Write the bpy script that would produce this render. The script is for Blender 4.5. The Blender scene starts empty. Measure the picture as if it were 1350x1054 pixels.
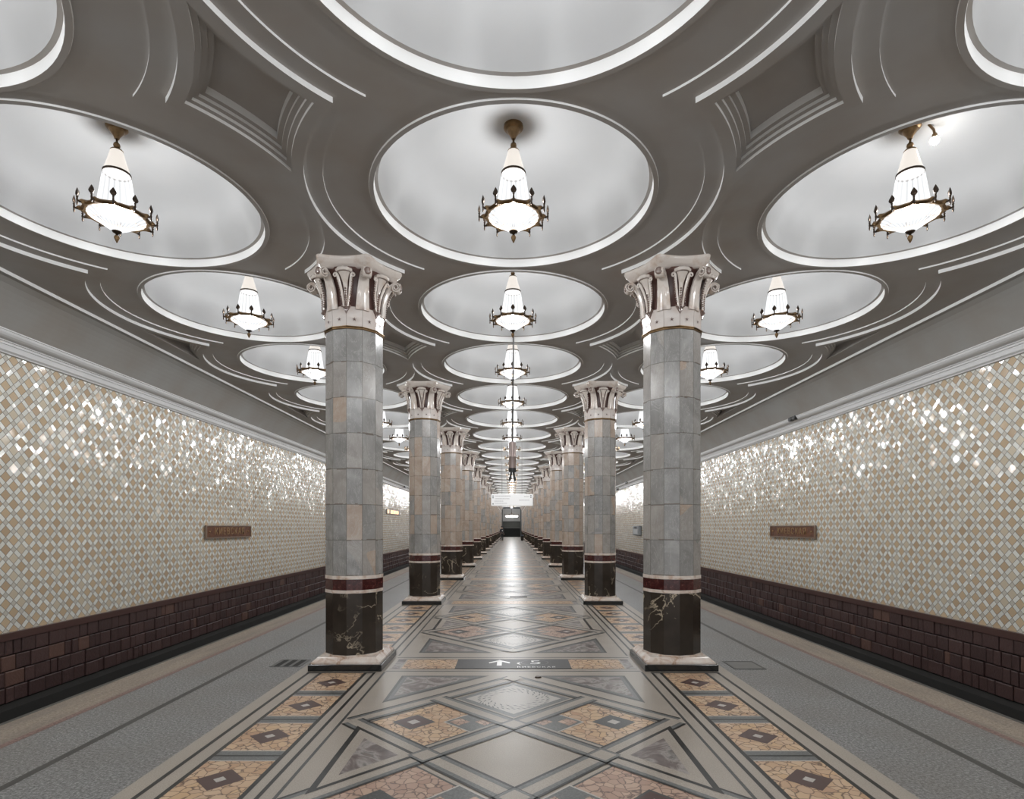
import bpy, bmesh, math, random
from math import pi, sin, cos, radians, sqrt, atan2, acos, asin
from mathutils import Vector, Matrix
random.seed(7)
SC = bpy.context.scene
COL = SC.collection

# ---------------------------------------------------------------- camera, light, exposure
EYE = 1.7
cd = bpy.data.cameras.new('camera'); cam = bpy.data.objects.new('camera', cd); COL.objects.link(cam)
cam.location = (-0.02, 0, EYE); cam.rotation_euler = (pi/2, 0, 0)
cd.sensor_width = 36; cd.lens = 20.0; cd.shift_y = 168/1350; cd.shift_x = 0.0005
cd.clip_start = 0.05; cd.clip_end = 400
SC.camera = cam
wd = bpy.data.worlds.new('world'); SC.world = wd; wd.use_nodes = True
wd.node_tree.nodes['Background'].inputs[0].default_value = (0.85, 0.87, 0.9, 1)
wd.node_tree.nodes['Background'].inputs[1].default_value = 0.35
SC.view_settings.view_transform = 'Standard'; SC.view_settings.look = 'None'
SC.view_settings.gamma = 1; SC.view_settings.use_curve_mapping = False
SC.view_settings.exposure = 1.5
BOWL_E, SHADE_E, TOP_E = 0.26, 0.25, 0.27
BOWL_W, SHADE_W = 40.0, 1.6
SC.cycles.use_denoising = True
SC.cycles.max_bounces = 8; SC.cycles.diffuse_bounces = 5; SC.cycles.glossy_bounces = 4
SC.cycles.sample_clamp_indirect = 6
SC.cycles.use_light_tree = True

# ---------------------------------------------------------------- layout
H0 = EYE + 3.167
XD = 3.96; XC = 1.98; DZ = 2.86; YB = 5.68
YC0 = 7.11; PER = 5.72; NCOL = 16
YDOM = [YB + DZ*(k-1) for k in range(-1, 32)]
YS, YE = -2.2, 94.5          # near and far end of the hall
WX = 7.0

# ---------------------------------------------------------------- helpers
def obj(name, bm, mats, parent=None, smooth=False, kind=None, loc=None, autosmooth=None):
    me = bpy.data.meshes.new(name)
    bm.to_mesh(me); bm.free()
    if not isinstance(mats, (list, tuple)): mats = [mats]
    for m in mats: me.materials.append(m)
    if smooth:
        for p in me.polygons: p.use_smooth = True
    if autosmooth is not None:
        for p in me.polygons: p.use_smooth = True
        me.set_sharp_from_angle(angle=radians(autosmooth))
    o = bpy.data.objects.new(name, me); COL.objects.link(o)
    if parent is not None: o.parent = parent
    if kind: o['kind'] = kind
    if loc: o.location = loc
    return o

def thing(name, label, cat, loc=(0, 0, 0), group=None, rotz=0):
    o = bpy.data.objects.new(name, None); COL.objects.link(o)
    o.empty_display_size = 0.2
    o.location = loc; o.rotation_euler = (0, 0, rotz)
    o['label'] = label; o['category'] = cat
    if group: o['group'] = group
    return o

def tag(o, label, cat, group=None):
    o['label'] = label; o['category'] = cat
    if group: o['group'] = group
    return o

def copy_tree(o, parent=None):
    c = o.copy(); COL.objects.link(c)
    if parent is not None: c.parent = parent
    for ch in list(o.children): copy_tree(ch, c)
    return c

def face(bm, pts, mi=0):
    f = bm.faces.new([bm.verts.new(p) for p in pts]); f.material_index = mi; return f

def box(bm, x0, x1, y0, y1, z0, z1, mi=0, bev=0):
    vs = [bm.verts.new((x, y, z)) for z in (z0, z1) for y in (y0, y1) for x in (x0, x1)]
    fs = []
    for q in ((0, 2, 3, 1), (4, 5, 7, 6), (0, 1, 5, 4), (1, 3, 7, 5), (3, 2, 6, 7), (2, 0, 4, 6)):
        f = bm.faces.new([vs[i] for i in q]); f.material_index = mi; fs.append(f)
    if bev:
        es = list({e for f in fs for e in f.edges})
        r = bmesh.ops.bevel(bm, geom=es, offset=bev, segments=1, affect='EDGES', profile=0.5)
        for f in r['faces']: f.material_index = mi

def lathe(bm, prof, n=32, cx=0, cy=0, cz=0, flute=None, phase=0, mi=0, M=None, close=False):
    rings = []
    for i, (r, z) in enumerate(prof):
        ring = []
        if r < 1e-6:
            p = Vector((cx, cy, cz+z)); ring = [bm.verts.new(M @ p if M else p)]
        else:
            for k in range(n):
                a = phase + 2*pi*k/n
                rr = r*(1 + (flute(i, a) if flute else 0))
                p = Vector((cx+rr*cos(a), cy+rr*sin(a), cz+z))
                ring.append(bm.verts.new(M @ p if M else p))
        rings.append(ring)
    pairs = list(zip(rings, rings[1:]))
    if close: pairs.append((rings[-1], rings[0]))
    for A, B in pairs:
        for k in range(n):
            k2 = (k+1) % n
            if len(A) == 1 and len(B) == 1: continue
            if len(A) == 1: q = [A[0], B[k], B[k2]]
            elif len(B) == 1: q = [A[k], B[0], A[k2]]
            else: q = [A[k], B[k], B[k2], A[k2]]
            f = bm.faces.new(q); f.material_index = mi

def tube(bm, pts, rad, n=8, mi=0, flat=1.0):
    pts = [Vector(p) for p in pts]
    if not isinstance(rad, (list, tuple)): rad = [rad]*len(pts)
    up = Vector((0, 0, 1)); rings = []
    for i, p in enumerate(pts):
        t = (pts[min(i+1, len(pts)-1)] - pts[max(i-1, 0)]).normalized()
        if i == 0:
            a = t.cross(up)
            if a.length < 1e-3: a = t.cross(Vector((1, 0, 0)))
            a.normalize()
        else:
            a = (a - t*a.dot(t)).normalized()
        b = t.cross(a)
        rings.append([bm.verts.new(p + a*cos(2*pi*k/n)*rad[i] + b*sin(2*pi*k/n)*rad[i]*flat) for k in range(n)])
    for A, B in zip(rings, rings[1:]):
        for k in range(n):
            f = bm.faces.new([A[k], A[(k+1) % n], B[(k+1) % n], B[k]]); f.material_index = mi
    for R_ in (rings[0], rings[-1]):
        f = bm.faces.new(R_); f.material_index = mi

def ball(bm, c, r, sx=1, sy=1, sz=1, n=10, mi=0):
    prof = [(abs(sin(pi*i/6))*r if 0 < i < 6 else 0, -cos(pi*i/6)*r) for i in range(7)]
    M = Matrix.Translation(c) @ Matrix.Diagonal((sx, sy, sz, 1))
    lathe(bm, prof, n, mi=mi, M=M)

def rot_bm(bm, ang, about=(0, 0, 0)):
    bmesh.ops.rotate(bm, cent=about, matrix=Matrix.Rotation(ang, 3, 'Z'), verts=bm.verts)

def loft(bm, sections, mi=0, caps=True):
    rings = [[bm.verts.new(p) for p in s] for s in sections]
    n = len(rings[0])
    for A, B in zip(rings, rings[1:]):
        for k in range(n):
            f = bm.faces.new([A[k], A[(k+1) % n], B[(k+1) % n], B[k]]); f.material_index = mi
    if caps:
        for R_ in (rings[0], rings[-1]):
            f = bm.faces.new(R_); f.material_index = mi

# ---------------------------------------------------------------- materials
class NT:
    def __init__(s, name, color=(0.5, 0.5, 0.5), rough=0.5, metal=0, spec=0.5):
        s.m = bpy.data.materials.new(name); s.m.use_nodes = True
        s.t = s.m.node_tree; s.n = s.t.nodes
        s.b = s.n['Principled BSDF']
        s.b.inputs['Base Color'].default_value = (*color, 1)
        s.b.inputs['Roughness'].default_value = rough
        s.b.inputs['Metallic'].default_value = metal
        s.b.inputs['Specular IOR Level'].default_value = spec
        s._tc = None
    def link(s, a, b): s.t.links.new(a, b)
    def put(s, sock, v):
        if hasattr(v, 'node'): s.link(v, sock)
        elif v is not None:
            try: sock.default_value = v
            except Exception: sock.default_value = (*v, 1)
    def tc(s, which='Object'):
        if s._tc is None: s._tc = s.n.new('ShaderNodeTexCoord')
        return s._tc.outputs[which]
    def math(s, op, a, b=None, c=None, clamp=False):
        n = s.n.new('ShaderNodeMath'); n.operation = op; n.use_clamp = clamp
        s.put(n.inputs[0], a)
        if b is not None: s.put(n.inputs[1], b)
        if c is not None: s.put(n.inputs[2], c)
        return n.outputs[0]
    def vmath(s, op, a, b=None):
        n = s.n.new('ShaderNodeVectorMath'); n.operation = op
        s.put(n.inputs[0], a)
        if b is not None: s.put(n.inputs[1], b)
        return n.outputs[0]
    def sep(s, v):
        n = s.n.new('ShaderNodeSeparateXYZ'); s.link(v, n.inputs[0]); return n.outputs
    def comb(s, x=0, y=0, z=0):
        n = s.n.new('ShaderNodeCombineXYZ')
        for i, v in enumerate((x, y, z)): s.put(n.inputs[i], v)
        return n.outputs[0]
    def noise(s, scale, detail=3, rough=0.55, vec=None, dist=0):
        n = s.n.new('ShaderNodeTexNoise'); n.inputs['Scale'].default_value = scale
        n.inputs['Detail'].default_value = detail; n.inputs['Roughness'].default_value = rough
        n.inputs['Distortion'].default_value = dist
        s.link(vec if vec is not None else s.tc(), n.inputs['Vector']); return n.outputs
    def voro(s, scale, feature='F1', vec=None, rnd=1):
        n = s.n.new('ShaderNodeTexVoronoi'); n.feature = feature; n.inputs['Scale'].default_value = scale
        n.inputs['Randomness'].default_value = rnd
        s.link(vec if vec is not None else s.tc(), n.inputs['Vector']); return n.outputs
    def wnoise(s, vec):
        n = s.n.new('ShaderNodeTexWhiteNoise'); n.noise_dimensions = '3D'; s.link(vec, n.inputs['Vector']); return n.outputs
    def ramp(s, fac, stops, interp='LINEAR'):
        n = s.n.new('ShaderNodeValToRGB'); n.color_ramp.interpolation = interp
        e = n.color_ramp.elements
        while len(e) < len(stops): e.new(0.5)
        for el, (p, c) in zip(e, stops):
            el.position = p; el.color = (*c, 1) if len(c) == 3 else c
        s.link(fac, n.inputs[0]); return n.outputs[0]
    def mix(s, fac, a, b, blend='MIX'):
        n = s.n.new('ShaderNodeMix'); n.data_type = 'RGBA'; n.blend_type = blend
        s.put(n.inputs[0], fac)
        for i, v in ((6, a), (7, b)):
            if hasattr(v, 'node'): s.link(v, n.inputs[i])
            else: n.inputs[i].default_value = (*v, 1)
        return n.outputs[2]
    def col(s, c): s.link(c, s.b.inputs['Base Color']); return s
    def bump(s, h, strength=0.3, dist=0.01, normal=None):
        n = s.n.new('ShaderNodeBump'); n.inputs['Strength'].default_value = strength
        n.inputs['Distance'].default_value = dist; s.link(h, n.inputs['Height'])
        if normal is not None: s.link(normal, n.inputs['Normal'])
        s.link(n.outputs[0], s.b.inputs['Normal']); return s

def emis(name, color, strength, base=(0.9, 0.9, 0.9)):
    k = NT(name, base, 0.25)
    k.b.inputs['Emission Color'].default_value = (*color, 1)
    k.b.inputs['Emission Strength'].default_value = strength
    return k

def m_plaster(name, c, var=0.12, rough=0.75, patch=None):
    k = NT(name, c, rough, spec=0.25)
    n1 = k.noise(0.9, 4)[0]
    c2 = tuple(min(1, x*(1-var)) for x in c) if patch is None else patch
    k.col(k.mix(k.ramp(n1, [(0.35, (0, 0, 0)), (0.7, (1, 1, 1))]), c, c2))
    k.bump(k.noise(60, 2)[0], 0.05, 0.004)
    return k.m

M = {}
M['ceil'] = m_plaster('ceiling_plaster', (0.41, 0.40, 0.39), patch=(0.355, 0.32, 0.285))
M['stepw'] = m_plaster('lit_coffer_step_plaster', (0.72, 0.71, 0.69), 0.05)  # coffer steps paler than the ceiling: grazing light put into the colour
M['dome'] = m_plaster('dome_plaster', (0.48, 0.48, 0.48), 0.06)
M['white'] = m_plaster('lit_step_white_plaster', (0.88, 0.88, 0.87), 0.04)  # upright step and rim faces whitened for the lamp light they catch
M['cove'] = m_plaster('cove_plaster', (0.35, 0.345, 0.33), patch=(0.31, 0.285, 0.255))
M['cornice'] = m_plaster('cornice_plaster', (0.78, 0.78, 0.78), 0.06)

def m_terrazzo(name, a, b, sc=120, rough=0.24, bumpy=0):
    k = NT(name, a, rough, spec=0.36)
    n = k.noise(sc, 3, 0.7)[0]; n2 = k.noise(2.3, 3)[0]
    c = k.mix(k.ramp(n, [(0.4, (0, 0, 0)), (0.62, (1, 1, 1))]), a, b)
    k.col(k.mix(k.math('MULTIPLY', k.ramp(n2, [(0.4, (0, 0, 0)), (0.7, (1, 1, 1))]), 0.3), c, tuple(x*0.7 for x in a)))
    return k
FR = 0.37
M['beige'] = m_terrazzo('beige_floor_marble', (0.40, 0.355, 0.30), (0.31, 0.27, 0.23), rough=FR).m
M['black'] = m_terrazzo('black_floor_marble', (0.018, 0.018, 0.017), (0.03, 0.03, 0.028), rough=FR).m
M['grey'] = m_terrazzo('grey_floor_marble', (0.115, 0.12, 0.115), (0.17, 0.175, 0.17), 60, rough=FR).m
M['dgrey'] = m_terrazzo('dark_grey_floor_marble', (0.055, 0.057, 0.055), (0.085, 0.085, 0.083), 60, rough=FR).m
M['pale'] = m_terrazzo('pale_floor_marble', (0.50, 0.47, 0.43), (0.40, 0.37, 0.34), rough=FR).m
k = NT('golden_breccia_marble', (0.5, 0.33, 0.19), FR, spec=0.36)
ve = k.vmath('ADD', k.tc(), k.vmath('SCALE', k.noise(9, 2)[1], None)); 
ve.node.inputs[1].default_value = (0, 0, 0)
nz = k.noise(7, 3)[1]; sc_ = k.n.new('ShaderNodeVectorMath'); sc_.operation = 'SCALE'; sc_.inputs['Scale'].default_value = 0.09
k.link(nz, sc_.inputs[0]); vv = k.vmath('ADD', k.tc(), sc_.outputs[0])
d = k.voro(13, 'DISTANCE_TO_EDGE', vv)[0]; cc = k.voro(13, 'F1', vv)['Color']
c = k.mix(k.sep(cc)[0], (0.55, 0.37, 0.21), (0.42, 0.25, 0.15))
c = k.mix(k.math('MULTIPLY', k.sep(cc)[1], 0.6), c, (0.6, 0.46, 0.33))
k.col(k.mix(k.ramp(d, [(0.0, (1, 1, 1)), (0.07, (0, 0, 0))]), c, (0.09, 0.05, 0.035)))
M['gold'] = k.m
k = NT('pink_breccia_marble', (0.42, 0.3, 0.24), FR)
nz = k.noise(6, 3)[1]; sc_ = k.n.new('ShaderNodeVectorMath'); sc_.operation = 'SCALE'; sc_.inputs['Scale'].default_value = 0.09
k.link(nz, sc_.inputs[0]); vv = k.vmath('ADD', k.tc(), sc_.outputs[0])
d = k.voro(15, 'DISTANCE_TO_EDGE', vv)[0]; cc = k.voro(15, 'F1', vv)['Color']
c = k.mix(k.sep(cc)[0], (0.50, 0.35, 0.26), (0.36, 0.23, 0.17))
k.col(k.mix(k.ramp(d, [(0.0, (1, 1, 1)), (0.075, (0, 0, 0))]), c, (0.09, 0.055, 0.045)))
M['pink'] = k.m
k = NT('grey_brown_veined_marble', (0.2, 0.17, 0.15), FR)
n = k.noise(3.5, 5, 0.6, dist=1.2)[0]
k.col(k.ramp(n, [(0.3, (0.07, 0.055, 0.05)), (0.46, (0.16, 0.13, 0.12)), (0.55, (0.32, 0.29, 0.27)), (0.62, (0.13, 0.12, 0.11)), (0.75, (0.28, 0.2, 0.16))]))
M['vein'] = k.m
k = NT('maroon_floor_stone', (0.07, 0.035, 0.03), FR)
M['maroonf'] = k.m
k = NT('grey_granite_paving', (0.2, 0.2, 0.19), 0.42)
n = k.noise(48, 4, 0.9)[0]; n2 = k.noise(1.2, 4)[0]
c = k.ramp(n, [(0.38, (0.06, 0.06, 0.06)), (0.5, (0.18, 0.182, 0.18)), (0.62, (0.38, 0.38, 0.375))])
c = k.mix(k.math('MULTIPLY', k.ramp(n2, [(0.4, (0, 0, 0)), (0.7, (1, 1, 1))]), 0.35), c, (0.14, 0.12, 0.10))
k.col(c); k.bump(n, 0.06, 0.002)
M['granite'] = k.m
k = NT('worn_edge_paving', (0.36, 0.3, 0.24), 0.5)
n = k.noise(40, 4, 0.9)[0]; n2 = k.noise(1.6, 4, 0.6, vec=k.vmath('MULTIPLY', k.tc(), (4, 0.6, 1)))[0]
c = k.ramp(n, [(0.36, (0.15, 0.115, 0.085)), (0.5, (0.29, 0.235, 0.185)), (0.66, (0.42, 0.37, 0.31))])
k.col(k.mix(k.ramp(n2, [(0.42, (0, 0, 0)), (0.66, (0.6, 0.6, 0.6))]), c, (0.16, 0.14, 0.12)))
M['edge'] = k.m
k = NT('pink_granite_line', (0.24, 0.14, 0.12), 0.45)
k.col(k.ramp(k.noise(45, 3, 0.8)[0], [(0.4, (0.13, 0.075, 0.065)), (0.62, (0.27, 0.17, 0.15))]))
M['pinkline'] = k.m
M['asph'] = m_terrazzo('dark_granite_stripe', (0.045, 0.045, 0.042), (0.075, 0.073, 0.07), 150, rough=0.45).m
M['dark'] = NT('dark_concrete', (0.02, 0.019, 0.017), 0.8).m
M['ballast'] = m_terrazzo('track_ballast', (0.02, 0.018, 0.016), (0.045, 0.04, 0.035), 30, rough=0.9).m
M['steel'] = NT('rail_steel', (0.3, 0.28, 0.26), 0.35, 1).m

# wall tiles: pale bars crossing on the diagonal round square ochre tiles
def m_tiles():
    P = 0.178
    k = NT('glazed_lattice_tiles', (0.5, 0.4, 0.3), 0.16, spec=0.6)
    x, y, z = k.sep(k.tc())[0:3]
    s2 = sqrt(0.5)
    u = k.math('MULTIPLY', k.math('ADD', y, z), s2/P); v = k.math('MULTIPLY', k.math('SUBTRACT', y, z), s2/P)
    fu = k.math('FRACT', u); fv = k.math('FRACT', v); iu = k.math('FLOOR', u); iv = k.math('FLOOR', v)
    bw = 0.37
    bu = k.math('LESS_THAN', fu, bw); bv = k.math('LESS_THAN', fv, bw)
    bar = k.math('MAXIMUM', bu, bv); both = k.math('MULTIPLY', bu, bv)
    wid = k.math('ADD', k.math('MULTIPLY', bu, 1.0), k.math('MULTIPLY', bv, 2.0))
    rnd = k.wnoise(k.comb(iu, iv, wid)); rc = rnd['Color']; r0, r1, r2 = k.sep(rc)[0:3]
    gy, gz, gx = k.sep(k.wnoise(k.comb(k.math('FLOOR', k.math('MULTIPLY', u, 0.5)), iv, k.math('ADD', wid, 7.3)))['Color'])[0:3]
    # grout at every tile border
    def edge(f):
        a = k.math('MINIMUM', f, k.math('ABSOLUTE', k.math('SUBTRACT', f, bw)))
        return k.math('MINIMUM', a, k.math('SUBTRACT', 1.0, f))
    e = k.math('MINIMUM', edge(fu), edge(fv))
    grout = k.math('LESS_THAN', e, 0.018)
    och = k.mix(r0, (0.54, 0.40, 0.265), (0.64, 0.49, 0.32))
    och = k.mix(k.math('GREATER_THAN', r1, 0.8), och, (0.66, 0.57, 0.43))
    pal = k.mix(r0, (0.86, 0.855, 0.80), (0.75, 0.745, 0.69))
    c = k.mix(bar, och, pal)
    c = k.mix(both, c, (0.60, 0.57, 0.50))
    c = k.mix(grout, c, (0.17, 0.145, 0.115))
    k.col(c)
    k.put(k.b.inputs['Roughness'], k.math('ADD', 0.10, k.math('MULTIPLY', grout, 0.5)))
    tilt = k.vmath('MULTIPLY', k.vmath('SUBTRACT', rc, (0.5, 0.5, 0.5)), (0, 0.13, 0.13))
    wav = k.vmath('MULTIPLY', k.vmath('SUBTRACT', k.noise(0.8, 2)[1], (0.5, 0.5, 0.5)), (0, 0.13, 0.13))
    g = k.n.new('ShaderNodeNewGeometry')
    nn = k.vmath('NORMALIZE', k.vmath('ADD', k.vmath('ADD', g.outputs['Normal'], tilt), wav))
    k.bump(k.math('MULTIPLY', k.math('SUBTRACT', 1.0, grout), 1.0), 0.35, 0.003, nn)
    return k.m
M['tile'] = m_tiles()

k = NT('maroon_rock_faced_stone', (0.1, 0.045, 0.04), 0.45)
oi = k.n.new('ShaderNodeNewGeometry').outputs['Random Per Island']
n = k.noise(18, 4, 0.7)[0]
c = k.mix(oi, (0.06, 0.032, 0.03), (0.10, 0.055, 0.05))
c = k.mix(k.math('GREATER_THAN', k.math('FRACT', k.math('MULTIPLY', oi, 7.7)), 0.93), c, (0.16, 0.085, 0.065))
k.col(k.mix(k.math('MULTIPLY', n, 0.5), c, (0.04, 0.02, 0.018))); k.bump(n, 0.7, 0.012)
M['brick'] = k.m
M['cap'] = NT('maroon_stone_cap', (0.09, 0.048, 0.042), 0.35).m

# column stones
def m_shaft(name, warm):
    k = NT(name, (0.3, 0.3, 0.3), 0.2, spec=0.55)
    x, y, z = k.sep(k.tc())[0:3]
    a = k.math('MULTIPLY', k.math('ARCTAN2', y, x), 12/(2*pi)); fa = k.math('FRACT', a); ia = k.math('FLOOR', a)
    h = k.math('DIVIDE', k.math('SUBTRACT', z, 1.115), 0.4265); fh = k.math('FRACT', h); ih = k.math('FLOOR', h)
    orr = k.n.new('ShaderNodeObjectInfo').outputs['Random']
    seed = k.math('MULTIPLY', orr, 91.0)
    r = k.sep(k.wnoise(k.comb(ia, ih, seed))['Color'])
    r0, r1, r2 = r[0], r[1], r[2]
    off = k.comb(k.math('MULTIPLY', r0, 17.0), k.math('MULTIPLY', r1, 9.0), k.math('MULTIPLY', seed, 0.3))
    vec = k.vmath('ADD', k.tc(), off)
    n1 = k.noise(3.0, 4, 0.6, vec=vec, dist=1.0)[0]
    n2 = k.noise(5.0, 6, 0.7, vec=k.vmath('MULTIPLY', vec, (1, 1, 0.35)), dist=2.0)[0]
    big = k.noise(0.8, 2, vec=k.vmath('ADD', k.tc(), k.comb(seed, 0, 0)))[0]
    grey = k.ramp(n1, [(0.3, (0.225, 0.22, 0.212)), (0.5, (0.29, 0.284, 0.274)), (0.7, (0.37, 0.362, 0.35))])
    peach = k.ramp(n1, [(0.3, (0.36, 0.275, 0.215)), (0.5, (0.44, 0.35, 0.285)), (0.72, (0.49, 0.42, 0.36))])
    pale = k.ramp(n1, [(0.3, (0.29, 0.27, 0.25)), (0.7, (0.41, 0.385, 0.36))])
    sel = k.math('ADD', r2, k.math('MULTIPLY', k.math('SUBTRACT', big, 0.5), 1.2))
    c = k.mix(k.math('LESS_THAN', sel, warm), grey, peach)
    c = k.mix(k.math('MULTIPLY', k.math('LESS_THAN', k.math('ABSOLUTE', k.math('SUBTRACT', sel, warm)), 0.16), 1.0), c, pale)
    vein = k.ramp(n2, [(0.485, (0, 0, 0)), (0.5, (1, 1, 1)), (0.515, (0, 0, 0))])
    c = k.mix(k.math('MULTIPLY', vein, 0.45), c, (0.55, 0.53, 0.5))
    # iron-brown stain near some joints
    ea = k.math('MINIMUM', fa, k.math('SUBTRACT', 1.0, fa)); eh = k.math('MINIMUM', fh, k.math('SUBTRACT', 1.0, fh))
    st = k.math('MULTIPLY', k.math('LESS_THAN', eh, 0.03), k.math('GREATER_THAN', k.noise(4, 2, vec=vec)[0], 0.56))
    c = k.mix(k.math('MULTIPLY', st, 0.6), c, (0.12, 0.075, 0.05))
    j = k.math('MAXIMUM', k.math('LESS_THAN', ea, 0.018), k.math('LESS_THAN', eh, 0.009))
    k.col(k.mix(k.math('MULTIPLY', j, 0.65), c, (0.08, 0.07, 0.06)))
    k.bump(k.math('SUBTRACT', 1.0, j), 0.25, 0.002)
    return k.m
M['shaft_a'] = m_shaft('grey_column_marble', 0.17)
M['shaft_b'] = m_shaft('mixed_column_marble', 0.42)
M['shaft_c'] = m_shaft('peach_column_marble', 0.78)
k = NT('black_veined_marble', (0.03, 0.026, 0.02), 0.15, spec=0.45)
orr = k.n.new('ShaderNodeObjectInfo').outputs['Random']
vec = k.vmath('ADD', k.tc(), k.comb(k.math('MULTIPLY', orr, 40), 0, 0))
n1 = k.noise(1.7, 5, 0.55, vec=vec, dist=0.9)[0]; n2 = k.noise(1.4, 2, vec=vec)[0]; n3 = k.noise(5, 3, vec=vec)[0]
v = k.ramp(n1, [(0.487, (0, 0, 0)), (0.5, (1, 1, 1)), (0.513, (0, 0, 0))])
v = k.math('MULTIPLY', v, k.ramp(n2, [(0.46, (0, 0, 0)), (0.56, (1, 1, 1))]))
c = k.mix(n3, (0.018, 0.014, 0.011), (0.055, 0.043, 0.033))
k.col(k.mix(v, c, (0.5, 0.42, 0.31)))
M['dado'] = k.m
k = NT('maroon_column_marble', (0.06, 0.012, 0.012), 0.12, spec=0.6)
k.col(k.ramp(k.noise(22, 4, 0.7)[0], [(0.45, (0.045, 0.009, 0.009)), (0.62, (0.085, 0.02, 0.018)), (0.72, (0.28, 0.14, 0.12))]))
M['maroon'] = k.m
k = NT('pink_white_marble', (0.7, 0.6, 0.53), 0.2)
k.col(k.ramp(k.noise(6, 5, 0.6, dist=1)[0], [(0.35, (0.48, 0.33, 0.24)), (0.5, (0.68, 0.58, 0.51)), (0.7, (0.76, 0.7, 0.64))]))
M['plinthw'] = k.m
M['blackst'] = NT('polished_black_stone', (0.012, 0.012, 0.011), 0.15).m
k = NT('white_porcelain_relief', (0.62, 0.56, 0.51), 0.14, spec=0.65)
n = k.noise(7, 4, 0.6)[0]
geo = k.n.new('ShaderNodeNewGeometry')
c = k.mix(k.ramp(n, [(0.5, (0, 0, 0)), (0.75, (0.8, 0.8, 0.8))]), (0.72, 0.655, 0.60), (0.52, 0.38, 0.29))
crease_mask = k.ramp(geo.outputs['Pointiness'], [(0.44, (1, 1, 1)), (0.5, (0, 0, 0))])  # hollows of the relief turn dark brown
k.col(k.mix(k.math('MULTIPLY', crease_mask, 0.85), c, (0.12, 0.06, 0.045)))
M['porc'] = k.m
M['bellm'] = NT('shaded_stained_porcelain', (0.11, 0.055, 0.045), 0.3).m  # brown holds the shade in the capital gaps plus stain; also colours collar stars
k = NT('white_porcelain_collar', (0.64, 0.60, 0.56), 0.13, spec=0.65)
x, y, z = k.sep(k.tc())[0:3]
fa = k.math('FRACT', k.math('MULTIPLY', k.math('ARCTAN2', y, x), 12/(2*pi)))
j = k.math('LESS_THAN', k.math('MINIMUM', fa, k.math('SUBTRACT', 1.0, fa)), 0.018)
c = k.mix(k.ramp(k.noise(5, 3)[0], [(0.45, (0, 0, 0)), (0.7, (0.6, 0.6, 0.6))]), (0.66, 0.61, 0.575), (0.56, 0.45, 0.39))
k.col(k.mix(k.math('MULTIPLY', j, 0.6), c, (0.2, 0.14, 0.11)))
M['collar'] = k.m
k = NT('aged_bronze', (0.2, 0.12, 0.055), 0.38, 0.9)
k.col(k.mix(k.noise(25, 3)[0], (0.30, 0.19, 0.09), (0.07, 0.045, 0.028)))
M['bronze'] = k.m
M['bronzed'] = NT('dark_bronze', (0.05, 0.035, 0.025), 0.4, 0.85).m

# lamp glass: brighter on the flutes, the way light gathers in moulded glass
def m_glass(name, col, e, nf, lo, hi, clear=0.5):
    k = emis(name, col, e, (0.004, 0.004, 0.004)); k.b.inputs['Specular IOR Level'].default_value = 0.0
    x, y, z = k.sep(k.tc())[0:3]
    a = k.math('MULTIPLY', k.math('ARCTAN2', y, x), float(nf))
    w = k.math('ADD', k.math('MULTIPLY', k.math('COSINE', a), 0.5), 0.5)
    s = k.math('ADD', lo, k.math('MULTIPLY', w, hi-lo))
    k.put(k.b.inputs['Emission Strength'], k.math('MULTIPLY', s, e/(1-clear)))
    # frosted glass: part of the bulb's light passes straight through
    out = k.n['Material Output']; tr = k.n.new('ShaderNodeBsdfTransparent'); mx = k.n.new('ShaderNodeMixShader')
    mx.inputs[0].default_value = clear
    k.link(k.b.outputs[0], mx.inputs[1]); k.link(tr.outputs[0], mx.inputs[2]); k.link(mx.outputs[0], out.inputs['Surface'])
    return k.m
M['bowl'] = m_glass('white_bowl_glass', (0.93, 0.965, 1.0), BOWL_E, 24, 0.8, 1.5)
M['shade'] = m_glass('fluted_shade_glass', (0.97, 0.985, 1.0), SHADE_E, 20, 0.7, 1.4, 0.4)
M['topg'] = emis('upper_cone_glass', (1.0, 0.93, 0.85), TOP_E, (0.25, 0.23, 0.21)).m

# ---------------------------------------------------------------- ceiling
bm = bmesh.new()
bd = {}
R0, R1, R2, RC = 1.40, 1.81, 1.97, 2.07
H1, H2 = H0+0.045, H0+0.064
HY = DZ/2
CST = [(RC, H0), (RC+0.038, H0+0.026), (RC+0.076, H0+0.052), (RC+0.114, H0+0.078)]

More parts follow.
